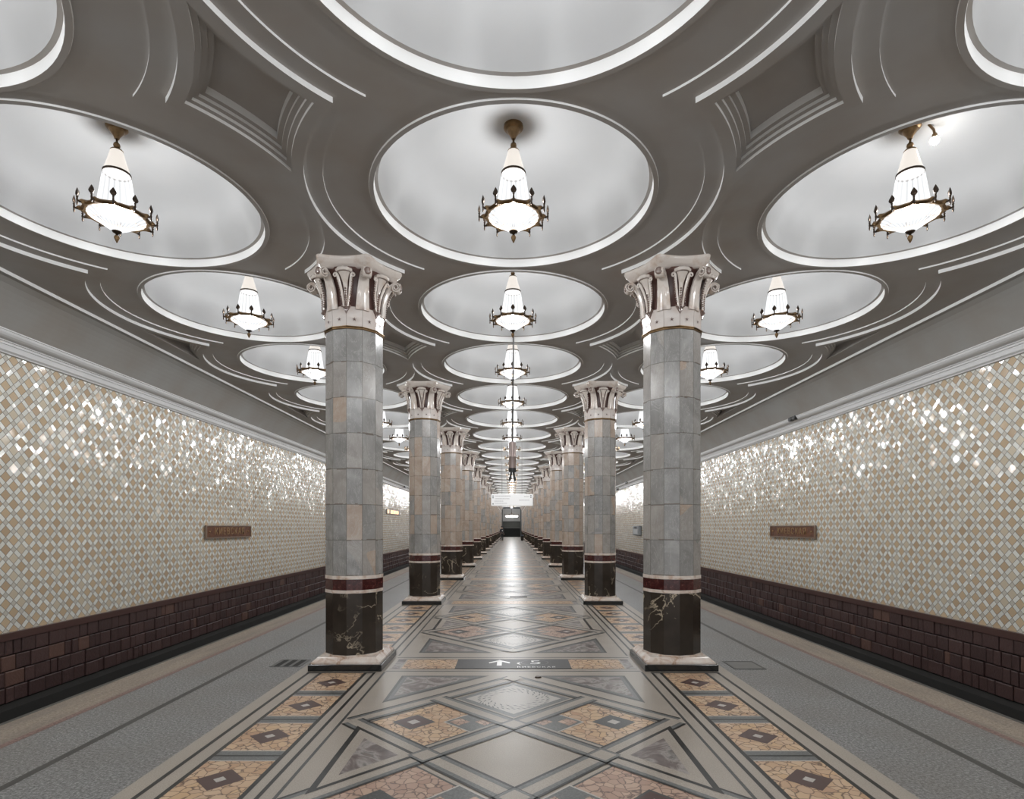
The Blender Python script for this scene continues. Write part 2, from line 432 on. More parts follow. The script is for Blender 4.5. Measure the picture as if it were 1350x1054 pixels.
def quarter(cx, cy, sx, sy, coffer):
    """one quarter of a dome bay; x to XC, y to HY"""
    radii = [R0, R1, R2] + ([r for r, _ in CST] if coffer else [])
    ang = {0.0, pi/2, atan2(HY, XC)}
    for r in radii:
        if r > HY: ang.add(asin(HY/r))
        if r > XC: ang.add(acos(XC/r))
    for i in range(49): ang.add(pi/2*i/48)
    ang = sorted(ang)
    ang = [a for i, a in enumerate(ang) if i == 0 or a-ang[i-1] > 1e-5]
    def lim(a): return min(XC/max(cos(a), 1e-9), HY/max(sin(a), 1e-9))
    def P(r, a, z): return (cx+sx*r*cos(a), cy+sy*r*sin(a), z)
    def ring(r1, r2, z, mi):
        for a, b in zip(ang, ang[1:]):
            la, lb = lim(a), lim(b)
            ea, eb = min(r2, la), min(r2, lb)
            da, db = ea-r1 > 1e-5, eb-r1 > 1e-5
            if not (da or db): continue
            pts = [P(min(r1, la), a, z)]
            if da: pts.append(P(ea, a, z))
            if db: pts.append(P(eb, b, z))
            pts.append(P(min(r1, lb), b, z))
            if len(pts) >= 3: face(bm, pts, mi)
    def wall(r, z1, z2, mi):
        for a, b in zip(ang, ang[1:]):
            if lim(a) >= r-1e-5 and lim(b) >= r-1e-5:
                face(bm, [P(r, a, z1), P(r, b, z1), P(r, b, z2), P(r, a, z2)], mi)
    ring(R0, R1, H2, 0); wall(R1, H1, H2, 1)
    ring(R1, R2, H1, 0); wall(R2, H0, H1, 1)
    if not coffer:
        ring(R2, 9, H0, 0)
    else:
        ring(R2, RC, H0, 0)
        for (ra, za), (rb, zb) in zip(CST, CST[1:]):
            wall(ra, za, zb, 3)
            ring(ra, rb, zb, 0)
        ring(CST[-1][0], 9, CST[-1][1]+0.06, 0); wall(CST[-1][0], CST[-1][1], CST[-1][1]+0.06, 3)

for i, y in enumerate(YDOM):
    k_ = i-1                       # dome B is k_=1 ; far side of odd domes carries the column
    for cx in (-XD, 0, XD):
        for sx in (-1, 1):
            for sy in (-1, 1):
                far_is_col = (k_ % 2 == 1)
                col = far_is_col if sy > 0 else (not far_is_col)
                quarter(cx, y, sx, sy, not col)
YA, YZ = YDOM[0]-HY, YDOM[-1]+HY
XS = 3*XC      # 5.94
HC = CST[-1][1]+0.06
for s in (-1, 1):
    # closing face of the half coffers, side strip, white step, sloping cove
    face(bm, [(s*XS, YA, H0), (s*XS, YZ, H0), (s*XS, YZ, HC), (s*XS, YA, HC)], 0)
    face(bm, [(s*XS, YA, H0), (s*XS, YZ, H0), (s*6.24, YZ, H0), (s*6.24, YA, H0)], 0)
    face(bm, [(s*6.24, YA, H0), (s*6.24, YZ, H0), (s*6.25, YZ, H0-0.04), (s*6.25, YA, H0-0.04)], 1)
    face(bm, [(s*6.25, YA, H0-0.04), (s*6.25, YZ, H0-0.04), (s*6.32, YZ, H0-0.045), (s*6.32, YA, H0-0.045)], 2)
    prev = (6.32, H0-0.045)
    for t in range(1, 9):
        u = t/8
        q = (6.32+0.40*u**0.8, H0-0.045-(H0-0.045-4.335)*u**1.15)
        face(bm, [(s*prev[0], YA, prev[1]), (s*prev[0], YZ, prev[1]), (s*q[0], YZ, q[1]), (s*q[0], YA, q[1])], 2)
        prev = q
# upper lid so no light leaks in
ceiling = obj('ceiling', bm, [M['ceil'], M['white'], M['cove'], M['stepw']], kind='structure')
ceiling['label'] = 'grey plaster ceiling of shallow stepped circles and curved square coffers'

dprof = [(1.405, H2+0.002), (1.40, H2-0.014), (1.358, H2-0.014), (1.355, H2-0.005), (1.352, H2+0.075), (1.318, H2+0.078)]
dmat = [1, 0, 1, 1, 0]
bm = bmesh.new()
rings_prev = None
n = 96
full = dprof + [(1.318*cos(t*pi/2), H2+0.078+0.70*sin(t*pi/2)) for t in [i/14 for i in range(1, 15)]]
full[-1] = (0, H2+0.778)
lathe(bm, [(r, z-H0) for r, z in full], n)
bm.faces.ensure_lookup_table()
for i, f in enumerate(bm.faces):
    b_ = i//n
    f.material_index = dmat[b_] if b_ < len(dmat) else 2
dome0 = obj('dome_recess', bm, [M['ceil'], M['white'], M['dome']], autosmooth=30)
dome0.parent = ceiling
first = True
for y in YDOM:
    for cx in (-XD, 0, XD):
        d = dome0 if first else dome0.copy()
        if not first: COL.objects.link(d); d.parent = ceiling
        first = False
        d.location = (cx, y, H0)

# ---------------------------------------------------------------- side walls
def strip(bm, prof, y0, y1, s, mi=0):
    for (a, b) in zip(prof, prof[1:]):
        face(bm, [(s*a[0], y0, a[1]), (s*a[0], y1, a[1]), (s*b[0], y1, b[1]), (s*b[0], y0, b[1])], mi)

WT, WB = 4.09, 0.235
for s, side in ((-1, 'left'), (1, 'right')):
    bm = bmesh.new()
    face(bm, [(s*WX, YS, WB-0.02), (s*WX, YE, WB-0.02), (s*WX, YE, WT+0.05), (s*WX, YS, WT+0.05)])
    face(bm, [(s*(WX+0.02), YS, -1.3), (s*(WX+0.02), YE, -1.3), (s*(WX+0.02), YE, 5.2), (s*(WX+0.02), YS, 5.2)])
    w = obj('wall_'+side, bm, M['tile'], kind='structure')
    w['label'] = side+' track wall of glossy diamond lattice tiles in ochre and white'
    # cornice
    bm = bmesh.new()
    prof = [(6.72, 4.335), (6.72, 4.318), (6.735, 4.316)]
    prof += [(6.735+0.11*(1-cos(t*pi/2)), 4.316-0.075*sin(t*pi/2)) for t in (0.25, 0.5, 0.75, 1)]
    prof += [(6.875, 4.238), (6.875, 4.222), (6.895, 4.222), (6.90, 4.19), (6.915, 4.185), (6.92, 4.165), (6.925, 4.12), (6.955, 4.10), (6.96, 4.085), (7.0, 4.08)]
    strip(bm, prof, YS, YE, s)
    c = obj('trim_%d' % (1 if s < 0 else 2), bm, M['cornice'], kind='structure')
    c['label'] = side+' pale moulded plaster cornice above the tiles'
    # wainscot of rough blocks
    bm = bmesh.new()
    box(bm, min(s*6.93, s*7.05), max(s*6.93, s*7.05), YS, YE, WB-0.10, WB, 1)
    zt = WB-0.10
    rnd = random.Random(11+s)
    for row in range(4):
        y = YS + rnd.uniform(0, 0.2)
        z1 = zt-0.218*row; z0 = z1-0.203
        while y < YE:
            wdt = rnd.choice((0.13, 0.17, 0.24, 0.29, 0.32)); xf = 6.945 + rnd.uniform(-0.008, 0.012)
            y1 = min(y+wdt-0.016, YE)
            X0, X1 = s*xf, s*7.0
            b = 0.01
            o_ = [(X1, y, z0), (X1, y1, z0), (X1, y1, z1), (X1, y, z1)]
            m_ = [(X0+s*b, y, z0), (X0+s*b, y1, z0), (X0+s*b, y1, z1), (X0+s*b, y, z1)]
            i_ = [(X0, y+b, z0+b), (X0, y1-b, z0+b), (X0, y1-b, z1-b), (X0, y+b, z1-b)]
            vo, vm, vi = [[bm.verts.new(p) for p in q] for q in (o_, m_, i_)]
            for A, B in ((vo, vm), (vm, vi)):
                for q in range(4): bm.faces.new([A[q], A[(q+1) % 4], B[(q+1) % 4], B[q]])
            bm.faces.new(vi)
            y += wdt
    wn = obj('baseboard_'+side, bm, [M['brick'], M['cap']], kind='structure')
    wn['label'] = side+' maroon rough stone block wainscot below the tiles'
    # dark backing and ledge
    bm = bmesh.new()
    face(bm, [(s*6.985, YS, -1.2), (s*6.985, YE, -1.2), (s*6.985, YE, WB-0.05), (s*6.985, YS, WB-0.05)])
    box(bm, min(s*6.72, s*7.0), max(s*6.72, s*7.0), YS, YE, -1.25, -0.74)
    o = obj('trim_%d' % (3 if s < 0 else 4), bm, M['dark'], kind='structure')
    o['label'] = side+' dark ledge at the foot of the track wall'

# ---------------------------------------------------------------- floors
PX = 4.43
bm = bmesh.new()
box(bm, -PX, PX, YS, YE, -0.25, 0.0, 0)
floor = obj('floor', bm, [M['beige']], kind='structure')
floor['label'] = 'island platform floor of inlaid polished marble'
bm = bmesh.new()
box(bm, -PX-0.02, PX+0.02, YS, YE, -1.25, -0.20, 0)
o = obj('platform_body', bm, M['dark'], parent=floor)
bm = bmesh.new()
for s in (-1, 1):
    a, b = sorted((s*PX, s*7.0)); box(bm, a, b, YS, YE, -1.35, -1.2, 0)
tb = obj('track_bed', bm, M['ballast'], parent=floor)
bm = bmesh.new()
for s in (-1, 1):
    for rx in (4.98, 6.5):
        box(bm, s*rx-0.035, s*rx+0.035, YS, YE, -1.2, -1.04, 0)
obj('rail', bm, M['steel'], parent=floor)
LZ = 0.0004
bmP = bmesh.new()      # platform side paving
def quad(bm, x0, x1, y0, y1, z, mi): face(bm, [(x0, y0, z), (x1, y0, z), (x1, y1, z), (x0, y1, z)], mi)
for s in (-1, 1):
    for (a, b, mi, l) in ((2.53, PX, 0, 1), (3.30, 3.365, 1, 2), (3.99, PX, 2, 2), (3.93, 4.0, 3, 3), (PX-0.05, PX, 4, 3)):
        xa, xb = sorted((s*a, s*b)); quad(bmP, xa, xb, YS, YE, LZ*l, mi)
obj('platform_paving', bmP, [M['granite'], M['asph'], M['edge'], M['pinkline'], M['asph']], parent=floor)

bm = bmesh.new()
MI = {n_: i for i, n_ in enumerate(['beige', 'black', 'grey', 'dgrey', 'pale', 'gold', 'pink', 'vein', 'maroonf'])}
def poly(pts, mat, l): face(bm, [(p[0], p[1], LZ*l) for p in pts], MI[mat])
def rect(x0, x1, y0, y1, mat, l): poly([(x0, y0), (x1, y0), (x1, y1), (x0, y1)], mat, l)
def dia(cx, cy, r, mat, l): poly([(cx-r, cy), (cx, cy-r), (cx+r, cy), (cx, cy+r)], mat, l)
def seg(p, q, o0, o1, mat, l):
    """stripe parallel to pq between perpendicular offsets o0..o1 (left positive)"""
    dx, dy = q[0]-p[0], q[1]-p[1]; L = sqrt(dx*dx+dy*dy); nx, ny = -dy/L, dx/L
    poly([(p[0]+nx*o0, p[1]+ny*o0), (q[0]+nx*o0, q[1]+ny*o0), (q[0]+nx*o1, q[1]+ny*o1), (p[0]+nx*o1, p[1]+ny*o1)], mat, l)

W = 1.41; FY = 4.98/2     # field half size along the hall
def lattice_band(p, q, l):
    h = 0.106
    seg(p, q, -h, h, 'beige', l)
    seg(p, q, h-0.022, h, 'black', l+1); seg(p, q, -h, -h+0.022, 'black', l+1)
    seg(p, q, h-0.06, h-0.022, 'grey', l+1); seg(p, q, -h+0.022, -h+0.06, 'grey', l+1)

ys = [YC0 + PER*j for j in range(-1, NCOL)]
for j, yc in enumerate(ys):
    # --- cross band between the two columns of a pair
    for yy in (yc-0.43, yc+0.27):
        rect(-1.5, 1.5, yy, yy+0.03, 'dgrey', 2)
    rect(-1.34, 1.34, yc-0.30, yc+0.17, 'gold', 3)
    rect(-1.46, -1.36, yc-0.30, yc+0.17, 'vein', 3); rect(1.36, 1.46, yc-0.30, yc+0.17, 'vein', 3)
    for yy in (yc-0.32, yc+0.18): rect(-1.48, 1.48, yy, yy+0.015, 'dgrey', 3)
    # --- the field beyond it
    c = yc + PER/2 - 0.03
    y0, y1 = c-FY, c+FY
    A = 0.75
    for sx in (-1, 1):
        for sy in (-1, 1):
            X = lambda v: sx*v
            Y = lambda v: c+sy*v
            # corner triangles
            poly([(X(1.27), Y(2.27)), (X(0.27), Y(2.27)), (X(1.27), Y(1.27))], 'dgrey', 2)
            poly([(X(1.24), Y(2.24)), (X(0.36), Y(2.24)), (X(1.24), Y(1.36))], 'grey', 3)
            poly([(X(1.20), Y(2.20)), (X(0.46), Y(2.20)), (X(1.20), Y(1.46))], 'vein', 4)
            # brown squares on the side
            dia(X(0.705), Y(0.72), 0.56, 'dgrey', 2)
            dia(X(0.705), Y(0.72), 0.535, 'gold' if sy > 0 else 'pink', 3)
            dia(X(0.87), Y(0.73), 0.19, 'dgrey', 4); dia(X(0.87), Y(0.73), 0.16, 'maroonf' if sx*sy < 0 else 'dgrey', 5); dia(X(0.87), Y(0.73), 0.06, 'pale', 6)
            # little chequer towards the middle
            dia(X(0.36), Y(0.73), 0.255, 'pale', 5); dia(X(0.36), Y(0.73), 0.235, 'grey', 6)
            dia(X(0.36+0.11), Y(0.73), 0.09, 'pink', 7); dia(X(0.36-0.11), Y(0.73), 0.09, 'pink', 7)
            # bands
            lattice_band((X(-0.0), Y(A+W)), (X(W), Y(A)), 8)
            lattice_band((X(W), Y(A)), (X(W-2.16), Y(A-2.16)) , 10)
        # small triangle against the side border
        poly([(sx*1.33, c+0.62), (sx*0.71, c), (sx*1.33, c-0.62)], 'black', 14)
        poly([(sx*1.285, c+0.53), (sx*0.755, c), (sx*1.285, c-0.53)], 'beige', 15)
        poly([(sx*1.2, c+0.34), (sx*0.86, c), (sx*1.2, c-0.34)], 'vein', 16)
    for px_, py_ in ((0, A-W), (0, W-A), (A-W, 0), (W-A, 0)):
        dia(px_, c+py_, 0.135, 'grey', 18); dia(px_, c+py_, 0.10, 'beige', 19)
    for sy in (-1, 1): dia(0, c+sy*(A+W-0.02), 0.12, 'beige', 19)
    for sy in (-1, 1):
        cy_ = c+sy*(A+0.66)
        dia(0, cy_, 0.56, 'grey', 2); dia(0, cy_, 0.47, 'pale', 3)
        for q in range(84):
            a = 2*pi*q/42+(0.07 if q > 41 else 0); r = (0.24+0.05*(q % 2)) if q < 42 else 0.34
            ax, ay = r*cos(a), cy_+r*0.95*sin(a); t = a+0.9
            poly([(ax-0.035*cos(t), ay-0.035*sin(t)), (ax+0.008*sin(t), ay-0.008*cos(t)), (ax+0.035*cos(t), ay+0.035*sin(t)), (ax-0.008*sin(t), ay+0.008*cos(t))], 'dgrey', 4)
    # --- long border lines and the side panels
    for s in (-1, 1):
        for a, b, m_ in ((1.49, 1.515, 'dgrey'), (1.60, 1.63, 'black'), (1.70, 1.735, 'black'), (2.22, 2.255, 'black'), (2.365, 2.40, 'black')):
            xa, xb = sorted((s*a, s*b))
            if a < 1.5: rect(xa, xb, y0+0.05, y1-0.05, m_, 2)
            else: rect(xa, xb, c-2.42, c+2.42, m_, 2)
        pa, pb = sorted((s*1.735, s*2.22))
        L0, L1 = c-2.38, c+2.38
        rect(pa, pb, c-2.42, c+2.42, 'gold', 2)
        pitch = (L1-L0)/6
        for q in range(6):
            cy_ = L0+pitch*(q+0.5); cx_ = s*1.98
            dia(cx_, cy_, 0.165, 'maroonf', 4); dia(cx_, cy_, 0.045, 'pale', 5)
            if q:
                yy = L0+pitch*q
                rect(pa, pb, yy-0.085, yy+0.085, 'grey', 3); rect(pa, pb, yy-0.012, yy+0.012, 'black', 4)
                rect(pa, pb, yy-0.10, yy-0.085, 'pale', 4); rect(pa, pb, yy+0.085, yy+0.10, 'pale', 4)
        rect(min(s*1.60, s*2.4), max(s*1.60, s*2.4), c-2.42, c-2.385, 'black', 5)
        rect(min(s*1.60, s*2.4), max(s*1.60, s*2.4), c+2.385, c+2.42, 'black', 5)
mosaic = obj('mosaic_inlay', bm, [M[n_] for n_ in MI], parent=floor)

# lettering helper ---------------------------------------------------
def text(body, name, size, loc, rot, mat, parent=None, ext=0.001, sx=1.0, space=1.0, align='CENTER'):
    cu = bpy.data.curves.new(name, 'FONT'); cu.body = body; cu.size = size; cu.extrude = ext
    cu.align_x = align; cu.align_y = 'CENTER'; cu.space_character = space; cu.resolution_u = 3
    t = bpy.data.objects.new(name, cu); COL.objects.link(t)
    bpy.context.view_layer.update()
    me = bpy.data.meshes.new_from_object(t.evaluated_get(bpy.context.evaluated_depsgraph_get()))
    bpy.data.objects.remove(t); bpy.data.curves.remove(cu)
    me.name = name; me.materials.clear(); me.materials.append(mat)
    o = bpy.data.objects.new(name, me); COL.objects.link(o)
    o.location = loc; o.rotation_euler = rot; o.scale = (sx, 1, 1)
    if parent: o.parent = parent
    return o

# floor direction sign between the nearest pair of columns
whitep = NT('white_floor_paint', (0.8, 0.8, 0.78), 0.3).m
fs = thing('floor_direction_sign', 'dark floor strip with white arrow and 5, between the two nearest columns', 'sign', (0, YC0-0.065, 0))
bm = bmesh.new(); box(bm, -0.70, 0.70, -0.235, 0.235, 0.0, 0.005)
obj('sign_plate', bm, NT('dark_sign_film', (0.085, 0.085, 0.085), 0.4, spec=0.2).m, fs)
bm = bmesh.new()
z = 0.0056
face(bm, [(-0.20, -0.10, z), (-0.14, -0.10, z), (-0.14, 0.13, z), (-0.20, 0.13, z)])
for s in (-1, 1):
    pts = [(-0.17, 0.19, z), (-0.17+s*0.135, 0.06, z), (-0.17+s*0.125, 0.015, z), (-0.17, 0.125, z)]
    face(bm, pts)
obj('arrow', bm, whitep, fs)
text('5', 'numeral', 0.27, (0.28, 0.06, 0.0056), (0, 0, 0), whitep, fs, 0.0003, 1.25)
text('КИЕВСКАЯ', 'lettering', 0.075, (0.28, -0.17, 0.0056), (0, 0, 0), whitep, fs, 0.0003, 1.0, 1.25)
text('‹', 'chevron', 0.22, (0.07, 0.03, 0.0056), (0, 0, 0), whitep, fs, 0.0003)
bm = bmesh.new()
for q in range(48):
    a, b = 2*pi*q/48, 2*pi*(q+1)/48
    face(bm, [(0.27+r_*cos(t_), 0.06+r_*sin(t_)*0.75, z-0.0003) for r_, t_ in ((0.165, a), (0.17, a), (0.17, b), (0.165, b))])
obj('ring_mark', bm, NT('grey_sign_ink', (0.2, 0.2, 0.2), 0.3).m, fs)

# floor grate and hatch
gr = thing('floor_grate', 'small dark floor grate with three slots in the left platform paving beside the nearest column', 'grate', (-2.77, 7.08, 0))
bm = bmesh.new()
for a in (-0.165, -0.055, 0.055, 0.165):
    box(bm, a-0.02, a+0.02, -0.17, 0.17, 0.0006, 0.004)
box(bm, -0.185, 0.185, -0.19, -0.17, 0.0006, 0.004); box(bm, -0.185, 0.185, 0.17, 0.19, 0.0006, 0.004)
obj('bars', bm, NT('worn_cast_iron', (0.10, 0.10, 0.095), 0.5).m, gr)
bm = bmesh.new(); box(bm, -0.185, 0.185, -0.19, 0.19, 0.0004, 0.002); obj('slot_bed', bm, M['dark'], gr)
ht = thing('floor_hatch', 'square metal framed floor hatch in the right platform paving beside the nearest column', 'hatch', (2.83, 6.98, 0))
bm = bmesh.new()
for a in ((-0.19, 0.19, -0.2, -0.175), (-0.19, 0.19, 0.175, 0.2), (-0.19, -0.165, -0.175, 0.175), (0.165, 0.19, -0.175, 0.175)):
    box(bm, *a, 0.0004, 0.005)
obj('frame', bm, NT('dark_hatch_frame', (0.05, 0.05, 0.048), 0.4).m, ht)
bm = bmesh.new(); box(bm, -0.165, 0.165, -0.175, 0.175, 0.0004, 0.003); obj('lid', bm, NT('hatch_lid', (0.13, 0.13, 0.125), 0.4).m, ht)
dr = bmesh.new(); lathe(dr, [(0, 0.012), (0.03, 0.012), (0.04, 0.0)], 12)
o = obj('metal_disc', dr, M['bronzed'], loc=(0.28, 6.42, 0.0)); tag(o, 'tiny black cap on the marble floor just in front of the sign strip', 'cap')
bm = bmesh.new(); box(bm, -0.21, 0.21, -0.02, 0.02, 0.0, 0.012, bev=0.004)
o = obj('floor_stop', bm, M['bronzed'], loc=(0.15, 13.75, 0.003)); tag(o, 'short thin dark bar lying across the middle of the aisle floor further on', 'floor bar')

# ---------------------------------------------------------------- columns
def ngon(R, n, z, ph=0): return [(R*cos(ph+2*pi*k/n), R*sin(ph+2*pi*k/n), z) for k in range(n)]
SR = 0.352
def make_column():
    t = thing('column', '', 'column', (0, 0, 0))
    bm = bmesh.new(); box(bm, -0.433, 0.433, -0.433, 0.433, 0, 0.078, bev=0.004)
    obj('plinth', bm, M['blackst'], t)
    bm = bmesh.new()
    sq = lambda r, z: [(-r, -r, z), (r, -r, z), (r, r, z), (-r, r, z)]
    loft(bm, [sq(0.405, 0.078), sq(0.405, 0.10), sq(0.355, 0.14), sq(0.345, 0.15)])
    lathe(bm, [(SR+0.012, 0.14), (SR+0.012, 0.166), (SR-0.01, 0.17)], 12)
    obj('base_slab', bm, M['plinthw'], t)
    def prism(name, R, z0, z1, mat, R2_=None):
        bm = bmesh.new(); loft(bm, [ngon(R, 12, z0), ngon(R2_ or R, 12, z1)])
        return obj(name, bm, mat, t)
    prism('dado', SR, 0.166, 0.905, M['dado'])
    prism('lower_band', SR+0.006, 0.905, 0.943, M['plinthw'])
    prism('red_band', SR+0.003, 0.943, 1.072, M['maroon'])
    prism('upper_band', SR+0.006, 1.072, 1.115, M['plinthw'])
    prism('shaft', SR, 1.115, 4.06, M['shaft_a'])
    bm = bmesh.new()
    lathe(bm, [(SR, 4.058), (SR+0.013, 4.06), (SR+0.015, 4.068), (SR+0.006, 4.071), (SR+0.006, 4.079), (SR+0.02, 4.082), (SR+0.02, 4.09), (SR, 4.094)], 12)
    obj('neck_ring', bm, M['bronze'], t)
    bm = bmesh.new()
    loft(bm, [ngon(SR+0.004, 12, 4.095), ngon(SR+0.006, 12, 4.20), ngon(SR+0.018, 12, 4.32)])
    ap = (SR+0.008)*cos(pi/12)
    for k_ in range(12):
        a = 2*pi*(k_+0.5)/12
        for q in range(5):
            tt = q*2*pi/5+pi/2
            c0 = Vector((ap+0.0, 0, 4.175))
            def L(u, v): return Vector((ap+0.003, u, 4.172+v))
            p = [L(0.028*cos(tt), 0.028*sin(tt)), L(0.006*cos(tt+1.2), 0.006*sin(tt+1.2)), L(0.006*cos(tt-1.2), 0.006*sin(tt-1.2))]
            R_ = Matrix.Rotation(a, 3, 'Z')
            face(bm, [R_ @ v for v in p], 1)
    obj('collar', bm, [M['collar'], M['bellm']], t)
    bm = bmesh.new()
    lathe(bm, [(SR-0.01, 4.25), (0.335, 4.4), (0.345, 4.55), (0.39, 4.68), (0.44, 4.76)], 36)
    obj('capital_bell', bm, M['bellm'], t, smooth=True)
    # smooth corner panels ending in scrolls
    path = [(0.36, 4.29), (0.362, 4.36), (0.368, 4.45), (0.385, 4.54), (0.415, 4.62), (0.46, 4.69), (0.50, 4.725)]
    cw, ch = 0.523, 4.672; nsp = 30
    for i in range(nsp+1):
        a = pi/2-0.1 - i/nsp*2*pi*1.75; r = 0.057*(1-i/nsp*0.72)
        path.append((cw+r*cos(a), ch+r*sin(a)))
    for k_ in range(6):
        bm = bmesh.new(); secs = []
        N_ = len(path)
        for i, (r, z) in enumerate(path):
            p0, p1 = path[max(i-1, 0)], path[min(i+1, N_-1)]
            tx, tz = p1[0]-p0[0], p1[1]-p0[1]; L_ = sqrt(tx*tx+tz*tz); nx, nz = tz/L_, -tx/L_
            if i < 7: w = 0.082-0.034*(i/6)**1.2; th = 0.012
            else: w = 0.048+0.012*((i-7)/nsp); th = 0.0085
            secs.append([(r-nx*th, -w, z-nz*th), (r+nx*th*0.6, -w, z+nz*th*0.6), (r+nx*th*1.5, -w*0.5, z+nz*th*1.5), (r+nx*th*1.8, 0, z+nz*th*1.8),
                         (r+nx*th*1.5, w*0.5, z+nz*th*1.5), (r+nx*th*0.6, w, z+nz*th*0.6), (r-nx*th, w, z-nz*th)])
        loft(bm, secs)
        ball(bm, (cw, 0, ch), 0.018, 1, 3.2, 1, 8)
        sp = []
        for i in range(26):
            a = pi*0.9-i*0.42; r_ = 0.044*(1-i/25*0.8)
            sp.append((cw+0.058-0.35*abs(r_*sin(a)), r_*cos(a), ch+0.012+r_*sin(a)))
        tube(bm, sp, [0.0125-0.0003*i for i in range(26)], 7)
        ball(bm, (cw+0.055, 0, ch+0.01), 0.05, 0.3, 0.9, 0.9, 10)
        rot_bm(bm, k_*pi/3)
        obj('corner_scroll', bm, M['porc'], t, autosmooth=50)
    # palmettes between the corners
    def rr(z): 
        if z < 4.45: return 0.372
        return 0.372+0.085*((z-4.45)/0.25)**1.5
    for k_ in range(6):
        bm = bmesh.new()
        def ell(rc, tw, dp, z, n_=12): return [(rc+dp*cos(2*pi*q/n_), tw*sin(2*pi*q/n_), z) for q in range(n_)]
        loft(bm, [ell(rr(z), tw, dp, z) for z, tw, dp in ((4.30, 0.014, 0.014), (4.42, 0.016, 0.016), (4.50, 0.02, 0.018), (4.58, 0.03, 0.022), (4.64, 0.048, 0.03), (4.69, 0.072, 0.045))])
        # shell head
        c0 = rr(4.70)-0.01; rows = []
        for i in range(6):
            e = -0.6+i/5*(pi/2+0.6); row = []
            for q in range(28):
                a = 2*pi*q/28; g = 1+0.07*cos(a*9)
                row.append((c0+0.085*cos(e)*cos(a)*g, 0.098*cos(e)*sin(a)*g, 4.705+0.04*sin(e)))
            rows.append(row)
        loft(bm, rows)
        for b_ in range(9):
            zb = 4.31+b_*0.026; ball(bm, (rr(zb)+0.016, 0, zb), 0.0125, n=8)
        for s in (-1, 1):
            pts = []; rad = []
            for i in range(13):
                u = i/12; z = 4.31+0.35*u; tt = s*(0.022+0.062*u**2.2+0.012*sin(u*pi))
                pts.append((rr(z)+0.006, tt, z)); rad.append(0.013+0.006*u)
            cx_, cz_ = s*0.103, 4.652
            for i in range(1, 11):
                a = pi-0.4-i*0.62; r_ = 0.027*(1-i*0.06)
                pts.append((rr(4.66)+0.012, cx_+s*r_*cos(a), cz_+r_*sin(a))); rad.append(0.013-0.0006*i)
            tube(bm, pts, rad, 8)
            for b_ in range(11):
                u = 0.15+b_*0.072; z = 4.31+0.35*u; tt = s*(0.022+0.062*u**2.2+0.012*sin(u*pi)+0.018)
                ball(bm, (rr(z)+0.01, tt, z), 0.011, n=6)
        # pendant tip over the collar
        face_pts = [(0.374, -0.05, 4.315), (0.374, 0.05, 4.315), (0.372, 0.0, 4.235)]
        loft(bm, [[(0.36, -0.06, 4.33), (0.385, -0.05, 4.33), (0.385, 0.05, 4.33), (0.36, 0.06, 4.33)], [(0.355, -0.03, 4.28), (0.382, -0.025, 4.28), (0.382, 0.025, 4.28), (0.355, 0.03, 4.28)], [(0.35, -0.004, 4.232), (0.37, -0.003, 4.232), (0.37, 0.003, 4.232), (0.35, 0.004, 4.232)]])
        for q in range(5): ball(bm, (0.385, -0.044+0.022*q, 4.31-0.012*(2-abs(2-q))), 0.012, n=6)
        rot_bm(bm, pi/6+k_*pi/3)
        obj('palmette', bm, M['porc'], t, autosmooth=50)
    # abacus: six-sided slab with hollowed sides
    def hexo(sc, z):
        pts = []
        for k_ in range(6):
            a0, a1 = k_*pi/3, (k_+1)*pi/3
            A_ = Vector((cos(a0), sin(a0))); B_ = Vector((cos(a1), sin(a1)))
            for i in range(9):
                u = 0.04+0.92*i/8
                p = A_.lerp(B_, u); p = p*(1-0.115*sin(pi*u)**0.9)
                pts.append((p.x*sc, p.y*sc, z))
        return pts
    bm = bmesh.new()
    loft(bm, [hexo(0.50, 4.742), hexo(0.53, 4.76), hexo(0.565, 4.79), hexo(0.585, 4.80), hexo(0.60, 4.83), hexo(0.61, 4.84), hexo(0.61, 4.868)])
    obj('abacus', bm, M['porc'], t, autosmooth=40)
    return t
ORD = ['nearest', 'second', 'third', 'fourth', 'fifth', 'sixth', 'seventh', 'eighth', 'ninth', 'tenth', 'eleventh', 'twelfth', 'thirteenth', 'fourteenth', 'fifteenth', 'sixteenth',
       'seventeenth', 'eighteenth', 'nineteenth', 'twentieth', 'twenty-first', 'twenty-second', 'twenty-third', 'twenty-fourth', 'twenty-fifth', 'twenty-sixth', 'twenty-seventh',
       'twenty-eighth', 'twenty-ninth', 'thirtieth', 'thirty-first', 'thirty-second', 'thirty-third']
proto = make_column()
# lighter copies of the stone mixes per column
shaft_me = [c for c in proto.children if c.name.startswith('shaft')][0].data
shafts = {'a': shaft_me}
for kk in 'bc':
    m2 = shaft_me.copy(); m2.materials[0] = M['shaft_'+kk]; shafts[kk] = m2
used = False
for j in range(NCOL):
    for s, side in ((-1, 'left'), (1, 'right')):
        c = proto if not used else copy_tree(proto)
        used = True
        c.location = (s*XC, YC0+PER*j, 0)
        tone = ('grey marble', 'a') if j == 0 else (('mixed grey and peach marble', 'b') if j == 1 else ('peach and grey marble', 'c'))
        for ch in c.children:
            if ch.name.startswith('shaft'): ch.data = shafts[tone[1]]
        pos = 'nearest the camera' if j == 0 else ('last before the stairs' if j == NCOL-1 else ORD[j]+' from the camera')
        c['label'] = '%s column with white scrolled capital, %s in the %s row' % (tone[0], pos, side)
        c['group'] = 'marble columns along the '+side+' side of the aisle'

